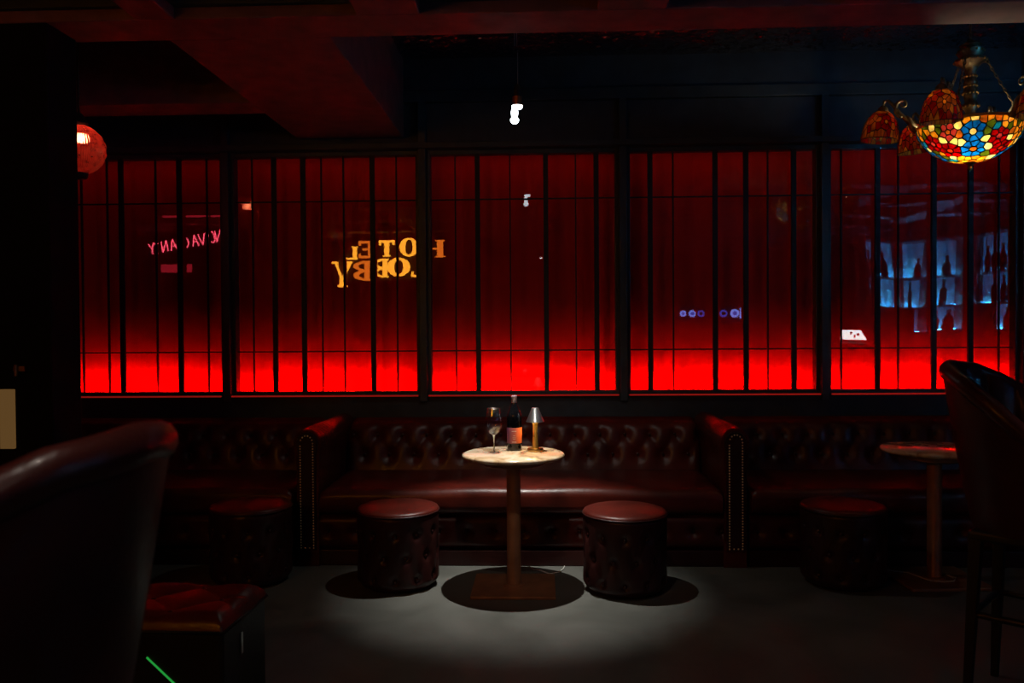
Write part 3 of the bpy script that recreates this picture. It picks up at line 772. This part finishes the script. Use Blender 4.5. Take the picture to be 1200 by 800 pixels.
def leads(mb, poly, inner, f, t0, t1):
    n = len(poly)
    vs = [f(*p_, t1) for p_ in poly] + [f(*p_, t1) for p_ in inner] + [f(*p_, t0) for p_ in poly] + [f(*p_, t0) for p_ in inner]
    fs = []
    for k in range(n):
        k2 = (k + 1) % n; fs += [(k, k2, n + k2, n + k), (n + k, n + k2, 3 * n + k2, 3 * n + k), (2 * n + k2, 2 * n + k, 3 * n + k, 3 * n + k2)]
    mb.add(vs, fs)

CHX, CHY, RIMZ = 2.299, 4.50, 2.482
ch = empty('chandelier', (CHX, CHY, ZC), 'stained glass chandelier with a glowing floral bowl and drooping flower shades', 'chandelier')
def bowlprof(s_):
    a = s_ * radians(80); r = .262 * sin(a) / sin(radians(80)); z = -.190 * (cos(a) - cos(radians(80))) / (1 - cos(radians(80)))
    nr, nz = sin(a) * .7, -cos(a); q = sqrt(nr * nr + nz * nz)
    return r, L(RIMZ) + z, nr / q, nz / q
RB = .335
bf = dome_map(RB, bowlprof)
fl = []
cam_dir = -pi / 2 - .45      # the side of the bowl that faces the room
def at(rr, da): return (rr * cos(cam_dir + da), rr * sin(cam_dir + da))
for k in range(4):
    o_ = k * pi / 2
    fl += [(*at(.255, .03 + o_), 7, 'blue', 'cream', 1.25), (*at(.150, .06 + o_), 7, 'blue', 'amber', 1.15), (*at(.225, .62 + o_), 6, 'red', 'pink', 1.1),
           (*at(.27, -.42 + o_ + .0), 6, 'yellow', 'amber', 1.0) if k % 2 else (*at(.27, -.46 + o_), 5, 'pink', 'amber', .95), (*at(.16, -.62 + o_), 6, 'red', 'orange', 1.05)]
fl += [(*at(.045, 0.2), 6, 'yellow', 'amber', 1.0), (*at(.06, 2.3), 6, 'amber', 'yellow', .9), (*at(.06, 4.4), 6, 'yellow', 'orange', .9)]
cells = mosaic(RB, fl, .030, 2600, ['yellow', 'cream', 'cream', 'amber', 'green', 'yellow', 'sky'], seed=5)
ld = MB()
bowl_empty = bpy.data.objects.new('glass_bowl', None); COL.objects.link(bowl_empty); bowl_empty.parent = ch
for poly, col in cells:
    poly = simplify(poly, .004)
    if len(poly) < 3: continue
    inn = shrink(poly, .0030)
    tb = MB(); tile(tb, inn, bf, -.0015, .0015); tb.build('glass_piece', GM[col], bowl_empty)
    leads(ld, poly, inn, bf, -.003, .0034)
ld.build('lead_lines', M['lead'], bowl_empty, kind='stuff')
rimp = [(.264 * cos(2 * pi * k / 64), .264 * sin(2 * pi * k / 64), L(RIMZ) + .004) for k in range(64)]
MB().tube(rimp, .008, 8, closed=True).build('rim', M['gold'], ch, smooth=180)
MB().lathe([(0, -.045), (.006, -.04), (.013, -.028), (.008, -.018), (.02, -.008), (.03, .0), (0, .004)], 20, (0, 0, L(RIMZ - .19) - .002)).build('finial', M['patina'], ch, smooth=60)
# central turned column and crown
colp = [(0, 2.31), (.012, 2.31), (.012, 2.50), (.02, 2.52), (.034, 2.54), (.024, 2.56), (.036, 2.585), (.04, 2.60), (.026, 2.615), (.033, 2.64), (.036, 2.675), (.027, 2.70), (.037, 2.715), (.03, 2.73), (.027, 2.77), (.034, 2.79), (.04, 2.80), (.055, 2.815), (.078, 2.828), (.078, 2.84), (.05, 2.85), (.062, 2.868), (.066, 2.89), (.045, 2.905), (.055, 2.917), (.03, 2.93), (.012, 2.945), (0, 2.948)]
MB().lathe([(r, L(z)) for r, z in colp], 28).build('column', M['patina'], ch, smooth=60)
oc = MB()
for k in range(12):
    for z, r in ((2.59, .040), (2.66, .036), (2.70, .030), (2.75, .030), (2.832, .078), (2.88, .065)):
        a = 2 * pi * k / 12; oc.sphere((r * cos(a), r * sin(a), L(z)), .007, 6, 4)
oc.build('ornament', M['brass'], ch, smooth=180, kind='stuff')
def link(mb, c, d, side, ln=.028, wd=.011, r=.0028):
    d = Vector(d).normalized(); s_ = Vector(side); s_ = (s_ - d * s_.dot(d)).normalized(); pts = []
    for k in range(14):
        a = 2 * pi * k / 14; pts.append(Vector(c) + d * (ln / 2 * cos(a)) + s_ * (wd / 2 * sin(a)))
    mb.tube(pts, r, 6, closed=True)
def chain(p0_, p1_, name='chain'):
    p0_, p1_ = Vector(p0_), Vector(p1_); n = int((p1_ - p0_).length / .021); d = (p1_ - p0_).normalized()
    s1_ = d.cross(Vector((0, 0, 1))) if abs(d.z) < .95 else Vector((1, 0, 0)); s2_ = d.cross(s1_)
    root = None
    for k in range(n):
        mb = MB(); link(mb, p0_ + (p1_ - p0_) * ((k + .5) / n), d, s1_ if k % 2 else s2_); o_ = mb.build('chain_link', M['patina'], ch, smooth=180)
chain((0, 0, L(2.945)), (0, 0, L(3.345)))
MB().lathe([(0, L(3.335)), (.055, L(3.34)), (.06, L(3.36)), (.06, L(3.37)), (0, L(3.37))], 24).build('canopy', M['patina'], ch, smooth=40)
# arms with scrolls, chains and drooping shades
ARM0 = radians(226)
def tulip(s_):
    t = s_; r = .028 + .075 * sin(t * pi * .62) ** .8 if t > 0 else .028
    z = -.02 - .165 * t
    return r, z, 1, .15
sh_cells = None
def shade_mesh(seed, warm):
    R = .20; r_ = random.Random(seed); fl2 = []
    for k in range(5):
        a = 2 * pi * k / 5 + r_.uniform(0, .5); fl2.append((.125 * cos(a), .125 * sin(a), 6, ['amber', 'red', 'orange', 'amber', 'red'][k], 'yellow', .95))
    def prof(s_):
        t = s_; r = .016 + .082 * sin(min(1, t * .80) * pi / 1.75) ** .8; z = -.012 - .055 * t - .110 * t * t
        return r, z, .85, .5
    f = dome_map(R, prof)
    cells_ = mosaic(R, fl2, .030, 900, ['red', 'amber', 'yellow', 'red', 'orange'], petal=.028, seed=seed)
    gm = MB(); lm = MB()
    for poly, col in cells_:
        poly = simplify(poly, .004)
        if len(poly) < 3: continue
        inn = shrink(poly, .0026); gm.cur = GKEYS.index(col); tile(gm, inn, f, -.001, .001); leads(lm, poly, inn, f, -.0015, .0022)
    return gm, lm
gmA, lmA = shade_mesh(21, 1)
firsts = None
for k in range(6):
    a = ARM0 + k * pi / 3; ca, sa = cos(a), sin(a)
    def P(r, z, off=0): return (r * ca - off * sa, r * sa + off * ca, L(z))
    am = MB()
    am.tube([P(.262, 2.49), P(.30, 2.53), P(.345, 2.58), P(.385, 2.635), P(.408, 2.66), P(.425, 2.655), P(.432, 2.625), P(.432, 2.60)], [.016, .014, .010, .008, .007, .007, .007, .006], 8)
    sc = []
    for i in range(26):
        q = i / 25; rr = .045 * (1 - .75 * q); an = -pi / 2 + q * 3.6 * pi / 2 * 1.3
        sc.append(P(.335 + rr * cos(an) * .9, 2.605 + rr * sin(an) + .035 * q))
    am.tube(sc, [.011 - .007 * i / 25 for i in range(26)], 7)
    am.tube([P(.262, 2.475), P(.285, 2.50), P(.30, 2.545), P(.315, 2.565)], [.02, .017, .013, .008], 8)
    arm = am.build('arm', M['patina'], ch, smooth=180)
    so_ = P(.432, 2.615)
    MB().lathe([(0, .012), (.014, .012), (.026, .0), (.030, -.018), (.022, -.026), (0, -.026)], 18, so_).build('shade_cap', M['patina'], ch, smooth=50)
    if k == 0:
        shd = bpy.data.objects.new('flower_shade', None); COL.objects.link(shd); shd.parent = ch
        gmA.build('glass_mosaic', [GM[q] for q in GKEYS], shd, kind='stuff'); lmA.build('lead_lines', M['lead'], shd, kind='stuff'); firsts = shd
    else: shd = copy_tree(firsts, ch)
    shd.location = so_; shd.rotation_euler = (-.10 * sa, .10 * ca, a * 1.7)
    pl_ = bpy.data.lights.new('shade_fill', 'POINT'); pl_.energy = .22; pl_.color = (1, .7, .4); pl_.shadow_soft_size = .02  # weak light added inside each flower shade to brighten its glass
    po_ = bpy.data.objects.new('shade_fill', pl_); COL.objects.link(po_); po_.parent = ch; po_.location = P(.432, 2.515)
    if k % 2 == 0: chain(P(.078, 2.832), P(.250, 2.50))
bl = bpy.data.lights.new('bowl_lamp', 'POINT'); bl.energy = BOWL_W; bl.color = (1, .82, .55); bl.shadow_soft_size = .035
blo = bpy.data.objects.new('bowl_lamp', bl); COL.objects.link(blo); blo.parent = ch; blo.location = (-.02, -.05, L(RIMZ) - .085)
MB().lathe([(0, -.038), (.055, -.036), (.06, -.030), (.03, -.015), (.012, .03), (0, .03)], 20, (-.02, -.05, L(RIMZ))).build('lamp_holder_baffle', M['brass'], ch, smooth=50)  # holder widened into a disc added to block the lamp's upward light

# ------------------------------------------------------------ what the panes mirror: neon, lit sign, back bar, badges
def strokes(parent, letter, x, z, w_, h_, m, r):
    Gs = {'N': [[(0, 0), (0, 1), (1, 0), (1, 1)]], 'V': [[(0, 1), (.5, 0), (1, 1)]], 'A': [[(0, 0), (.5, 1), (1, 0)], [(.22, .38), (.78, .38)]],
          'Y': [[(0, 1), (.5, .48), (1, 1)], [(.5, .48), (.5, 0)]],
          'O': [[(.5 + .5 * cos(t * 2 * pi / 20), .5 + .5 * sin(t * 2 * pi / 20)) for t in range(21)]],
          'C': [[(.52 + .5 * cos(radians(40 + t * 14)), .5 + .5 * sin(radians(40 + t * 14))) for t in range(21)]]}
    mb = MB()
    for s_ in Gs[letter]:
        for seg in ([s_] if len(s_) > 4 else [s_[q:q + 2] for q in range(len(s_) - 1)]): mb.tube([(x - px * w_, 0, z + pz * h_) for px, pz in seg], r, 6)
    return mb.build('letter', m, parent, smooth=180)
# real sign reads left to right for someone facing the rear of the room, i.e. from +x towards -x
ns = empty('neon_sign', (-4.88, .86, 2.62), 'red neon NO VACANCY sign mirrored in the leftmost window', 'neon sign')
ns.rotation_euler = (0, -.18, 0)
for cch, cx_, cw in (('N', .515, .078), ('O', .423, .072), ('V', .285, .088), ('A', .188, .080), ('C', .040, .125), ('A', -.112, .088), ('N', -.230, .072), ('C', -.333, .060), ('Y', -.408, .070)):
    strokes(ns, cch, cx_ - .030 + cw / 2, -.075, cw, .150, M['neon'], .0068)
MB().box(-.50, .60, -.06, -.045, -.1, .1).build('backboard', M['bar'], ns)
for x in (-.45, .45): MB().tube([(x, -.05, .1), (x, -.05, .32 if x < 0 else .32)], .004, 6).build('hanging_wire', M['bar'], ns)
o = B(-4.46, -3.78, 2.34, 2.36, 2.755, 2.775).build('red_trim_glow', M['redglow']); tag(o, 'thin painted red glow on ceiling trim mirrored in the leftmost window, above the neon words', 'light')  # emissive strip paints the red light on the ceiling trim
o = B(-5.2, -4.77, .85, .86, 2.22, 2.33).build('red_sign_light', M['redglow']); 
o2 = B(-5.2, -4.77, .78, .85, 2.20, 2.35).build('housing', M['bar'], None); o2.parent = o
tag(o, 'dim red light box mirrored in the leftmost window, below the neon words', 'light')
# serif HOTEL LOBBY sign
def serif(parent, chh, x, z, w_, h_, m):
    mb = MB(); s_ = .30 * w_; t = .13 * h_; e = .5 * s_
    def bx(a0, a1, b0, b1): mb.box(x - a1, x - a0, -.02, .02, z + b0, z + b1)
    def stem(c): bx(c - s_ / 2, c + s_ / 2, 0, h_); bx(c - s_ / 2 - e * .6, c + s_ / 2 + e * .6, 0, t * .5); bx(c - s_ / 2 - e * .6, c + s_ / 2 + e * .6, h_ - t * .5, h_)
    def bowl(cx, cz, rx, rz, a0, a1, th):
        n = 18; vs = []
        for i in range(n + 1):
            a = radians(a0 + (a1 - a0) * i / n); k = th * (.45 + .55 * abs(cos(a)))
            for (q, yy) in ((0, -.02), (0, .02), (k, .02), (k, -.02)):
                vs.append((x - (cx + (rx - q) * cos(a)), yy, z + cz + (rz - q * .6) * sin(a)))
        fs = []
        for i in range(n):
            for q in range(4): fs.append((i * 4 + q, i * 4 + (q + 1) % 4, i * 4 + 4 + (q + 1) % 4, i * 4 + 4 + q))
        mb.add(vs, fs)
    if chh == 'H': stem(s_ / 2); stem(w_ - s_ / 2); bx(0, w_, h_ * .45, h_ * .55)
    if chh == 'O': bowl(w_ / 2, h_ / 2, w_ / 2, h_ / 2, 0, 360, s_)
    if chh == 'T': stem(w_ / 2); bx(0, w_, h_ - t, h_); bx(0, .12 * w_, h_ - 2.2 * t, h_); bx(w_ * .88, w_, h_ - 2.2 * t, h_)
    if chh == 'E': stem(s_ / 2); bx(0, w_, 0, t); bx(0, w_, h_ - t, h_); bx(0, w_ * .7, h_ * .45, h_ * .56); bx(w_ * .86, w_, 0, 2 * t); bx(w_ * .86, w_, h_ - 2 * t, h_)
    if chh == 'L': stem(s_ / 2); bx(0, w_, 0, t); bx(w_ * .85, w_, 0, 2.4 * t)
    if chh == 'B': stem(s_ / 2); bowl(s_ / 2, h_ * .74, w_ - s_ / 2, h_ * .26, -90, 90, s_); bowl(s_ / 2, h_ * .27, w_ - s_ / 2, h_ * .27, -90, 90, s_ * 1.1)
    if chh == 'Y':
        for sg in (-1, 1):
            vs = [(x - w_ / 2 - sg * q, yy, z + zz) for yy in (-.02, .02) for q, zz in ((0, h_ * .38), (w_ * .34, h_), (w_ * .34 + s_ * (.9 if sg < 0 else .5), h_), (s_ * .4, h_ * .38))]
            mb.add(vs, [(0, 1, 2, 3), (7, 6, 5, 4), (0, 4, 5, 1), (1, 5, 6, 2), (2, 6, 7, 3), (3, 7, 4, 0)])
            bx(w_ / 2 + sg * w_ * .42 - e * 1.3, w_ / 2 + sg * w_ * .42 + e * 1.3, h_ - t * .5, h_)
        bx(w_ / 2 - s_ / 2, w_ / 2 + s_ / 2, 0, h_ * .45); bx(w_ / 2 - s_, w_ / 2 + s_, 0, t * .6)
    return mb.build('letter', m, parent)
ls = empty('lobby_sign', (-2.29, -.34, 2.45), 'amber lit HOTEL LOBBY sign mirrored in the second window from left', 'sign')
S2 = .0127
def put(chh, px, py, wp, hp, m):
    X = (px - 636) * S2; Zc_ = 1.42 + (386.5 - .0072 * (px - 436) - py) * S2     # sizes taken on the mirrored sign plane
    serif(ls, chh, X + wp * S2 / 2 + 2.29, Zc_ - hp * S2 / 2 - 2.45, wp * S2, hp * S2, m)
for a_ in (('H', 508, 292, 24, 20, 'amber2'), ('O', 479, 290, 22, 22, 'amber'), ('T', 453, 291, 18, 19, 'amber'), ('E', 428, 292, 16, 20, 'amber2'), ('L', 410, 296, 15, 15, 'amber'),
           ('L', 490, 315, 16, 20, 'amber'), ('O', 467, 313, 27, 22, 'amber'), ('B', 445, 314, 17, 22, 'amber'), ('B', 423, 317, 19, 23, 'amber2'), ('Y', 400, 321, 20, 30, 'amber')):
    put(*a_[:-1], M[a_[-1]])
MB().box(-.86, .82, -.07, -.05, -.30, .30).build('backboard', M['bar'], ls)
for x in (-.6, .6): MB().tube([(x, -.06, .28), (x, -.06, .92)], .006, 6).build('hanging_rod', M['bar'], ls)

# back bar: lit shelves in an L in the right rear of the room, facing the window wall
SHZ = [1.38, 1.70, 2.09]; TOPZ = 2.56
def back_bar(name, label, origin, rz, width, skip_low, dp=.30, ups=(0, .333, .667, 1), so=.055):
    root = empty(name, origin, label, 'shelves', rz=rz)
    for i, (z0, z1) in enumerate(((1.38, 1.70), (1.70, 2.09), (2.09, TOPZ))):
        xs0 = skip_low if i == 0 else 0
        B(xs0, width, -dp, -dp + .005, z0, z1).build('back_panel', M['shelflit'], root); B(xs0, width, -dp + .01, -dp + .015, z0, z1).build('frosted_sheet', M['frost'], root)
        B(xs0, width, -dp, .0, z0 - .02, z0).build('shelf', M['bar'], root)
        B(xs0 + .02, width - .02, -dp + so, -dp + so + .025, z0 + .001, z0 + .006).build('led_strip', M['blueled'], root)
    B(-.02, width + .02, -dp, .02, TOPZ, TOPZ + .03).build('top_board', M['bar'], root)
    for x in [width * q for q in ups]: B(x - .012, x + .012, -dp, .0, SHZ[1] if x < skip_low else SHZ[0], TOPZ).build('upright', M['bar'], root)
    MB().box(0, width, -dp, .02, 0, 1.19).box(skip_low, width, -dp, .0, 1.19, 1.36).build('cabinet', M['wood'], root)
    return root
rb = back_bar('back_bar_shelves', 'blue lit bar shelves mirrored in the rightmost window', (4.22, .98, 0), 0, 1.30, .80)
rw = back_bar('back_bar_shelves', 'angled wing of blue lit shelves at right of the mirrored bar, in the rightmost window', (5.55, 1.03, 0), radians(90), .86, .30, .15, (0, 1), .022)
def bottle_kind(k):
    prof = [[(0, 0), (.04, 0), (.042, .01), (.042, .17), (.03, .21), (.014, .25), (.014, .31), (.017, .312), (.017, .325), (0, .325)],
            [(0, 0), (.05, 0), (.052, .02), (.05, .13), (.03, .17), (.016, .19), (.016, .23), (.02, .232), (.02, .255), (0, .255)],
            [(0, 0), (.034, 0), (.036, .01), (.034, .20), (.014, .24), (.013, .31), (.018, .312), (.018, .335), (0, .335)]][k]
    root = bpy.data.objects.new('liquor_bottle', None); COL.objects.link(root)
    MB().lathe(prof, 18).build('body', [M['bottle'], M['bottle2'], M['bottle3']][k], root, smooth=50)
    zt = prof[-1][1]; MB().lathe([(0, zt - .03), (.0185, zt - .03), (.0185, zt + .004), (0, zt + .004)], 14).build('stopper', M['brass'], root, smooth=40)
    return root
M['bottle2'] = plain('amber_bottle_glass', (.06, .02, .006), .08); M['bottle3'] = plain('green_bottle_glass', (.02, .05, .012), .08)
kinds = [bottle_kind(k) for k in range(3)]; first = [True] * 3
ORD = ['first', 'second', 'third', 'fourth', 'fifth', 'sixth', 'seventh', 'eighth', 'ninth', 'tenth']; names = ['lower', 'middle', 'top']; rnd = random.Random(4)
for (root, wd, lo, wing) in ((rb, 1.30, .80, 0), (rw, .86, .30, 1)):
    for si, z in enumerate(SHZ):
        x = (lo if si == 0 else 0) + .09; cnt = 0
        while x < wd - .09:
            if (wing or min(abs(x - wd * .333), abs(x - wd * .667)) > .08) and rnd.random() < .8:
                k = rnd.randrange(2 if si == 0 else 3)
                if si == 0: k = 1
                if wing: k = 0 if si else 1
                c = kinds[k] if first[k] else copy_tree(kinds[k]); first[k] = False
                p_ = Matrix.Translation(root.location) @ Matrix.Rotation(root.rotation_euler.z, 4, 'Z') @ Vector((x, (-.048 if wing else -.14 + rnd.uniform(-.03, .04)), z + .0005))
                c.location = p_
                cnt += 1
                tag(c, '%s bottle from left on the %s shelf of the %s' % (ORD[cnt - 1], names[si], 'angled mirrored bar wing' if wing else 'straight mirrored bar'), 'bottle', 'bottles on the %s %s shelf' % (names[si], 'wing' if wing else 'bar'))
            x += rnd.uniform(.16, .24) if wing else rnd.uniform(.12, .2)
# white shaded lamp on the low cabinet left of the shelves
B(3.88, 4.215, .68, 1.0, 0, 1.19).build('cabinet', M['wood'])
o = bpy.data.objects['cabinet.002'] if 'cabinet.002' in bpy.data.objects else None
for o in bpy.data.objects:
    if o.name.startswith('cabinet') and o.parent is None: tag(o, 'low black cabinet under the white lamp, left of the mirrored bar shelves', 'cabinet')
wl = empty('shaded_lamp', (4.07, .86, 1.19), 'small white glowing lamp mirrored low at left of the rightmost window', 'lamp')
MB().lathe([(0, 0), (.05, 0), (.05, .012), (.01, .016), (.01, .05), (0, .05)], 20).build('base', M['bar'], wl)
MB().lathe([(.115, .05), (.085, .175), (0, .176)], 24).build('shade', M['white'], wl, smooth=40)
for k, (a_, z_) in enumerate(((1.3, .10), (1.9, .12), (1.6, .08))):
    B(.1 * cos(a_) - .008, .1 * cos(a_) + .008, .1 * sin(a_) - .006, .1 * sin(a_) + .012, z_, z_ + .035).build('shade_motif', M['bar'], wl)
# round lit badges on the rear wall
for k, (px, rx, dim, posn) in enumerate(((800, .055, 0, 'first'), (810.5, .062, 0, 'second'), (820.5, .06, 1, 'third'), (846, .065, 1, 'fourth'), (858.5, .075, 0, 'fifth'))):
    X = (px - 636) / 960 * 15.06
    r = empty('round_badge', (X, -3.2, 1.67), '%s from left of five round blue lit badges mirrored in the fourth window' % posn, 'sign', 'round blue badges')
    MB().lathe([(0, .012), (rx * .62, .012), (rx, .014), (rx, -.02), (0, -.02)], 28, mat=Matrix.Translation((0, .035, 0)) @ Matrix.Rotation(-pi / 2, 4, 'X')).build('disc', M['badgecore'] if dim else M['badge'], r, smooth=30)
    MB().lathe([(0, .018), (rx * .5, .018), (rx * .5, .0), (0, .0)], 20, mat=Matrix.Translation((0, .035, 0)) @ Matrix.Rotation(-pi / 2, 4, 'X')).build('emblem', M['badgecore'] if not dim else M['bar'], r, smooth=30)
o = B(3.585, 3.70, -3.2, -3.17, 1.575, 1.765).build('lit_panel', M['badge']); tag(o, 'upright blue lit panel right of the five round badges, mirrored in the fourth window', 'sign')
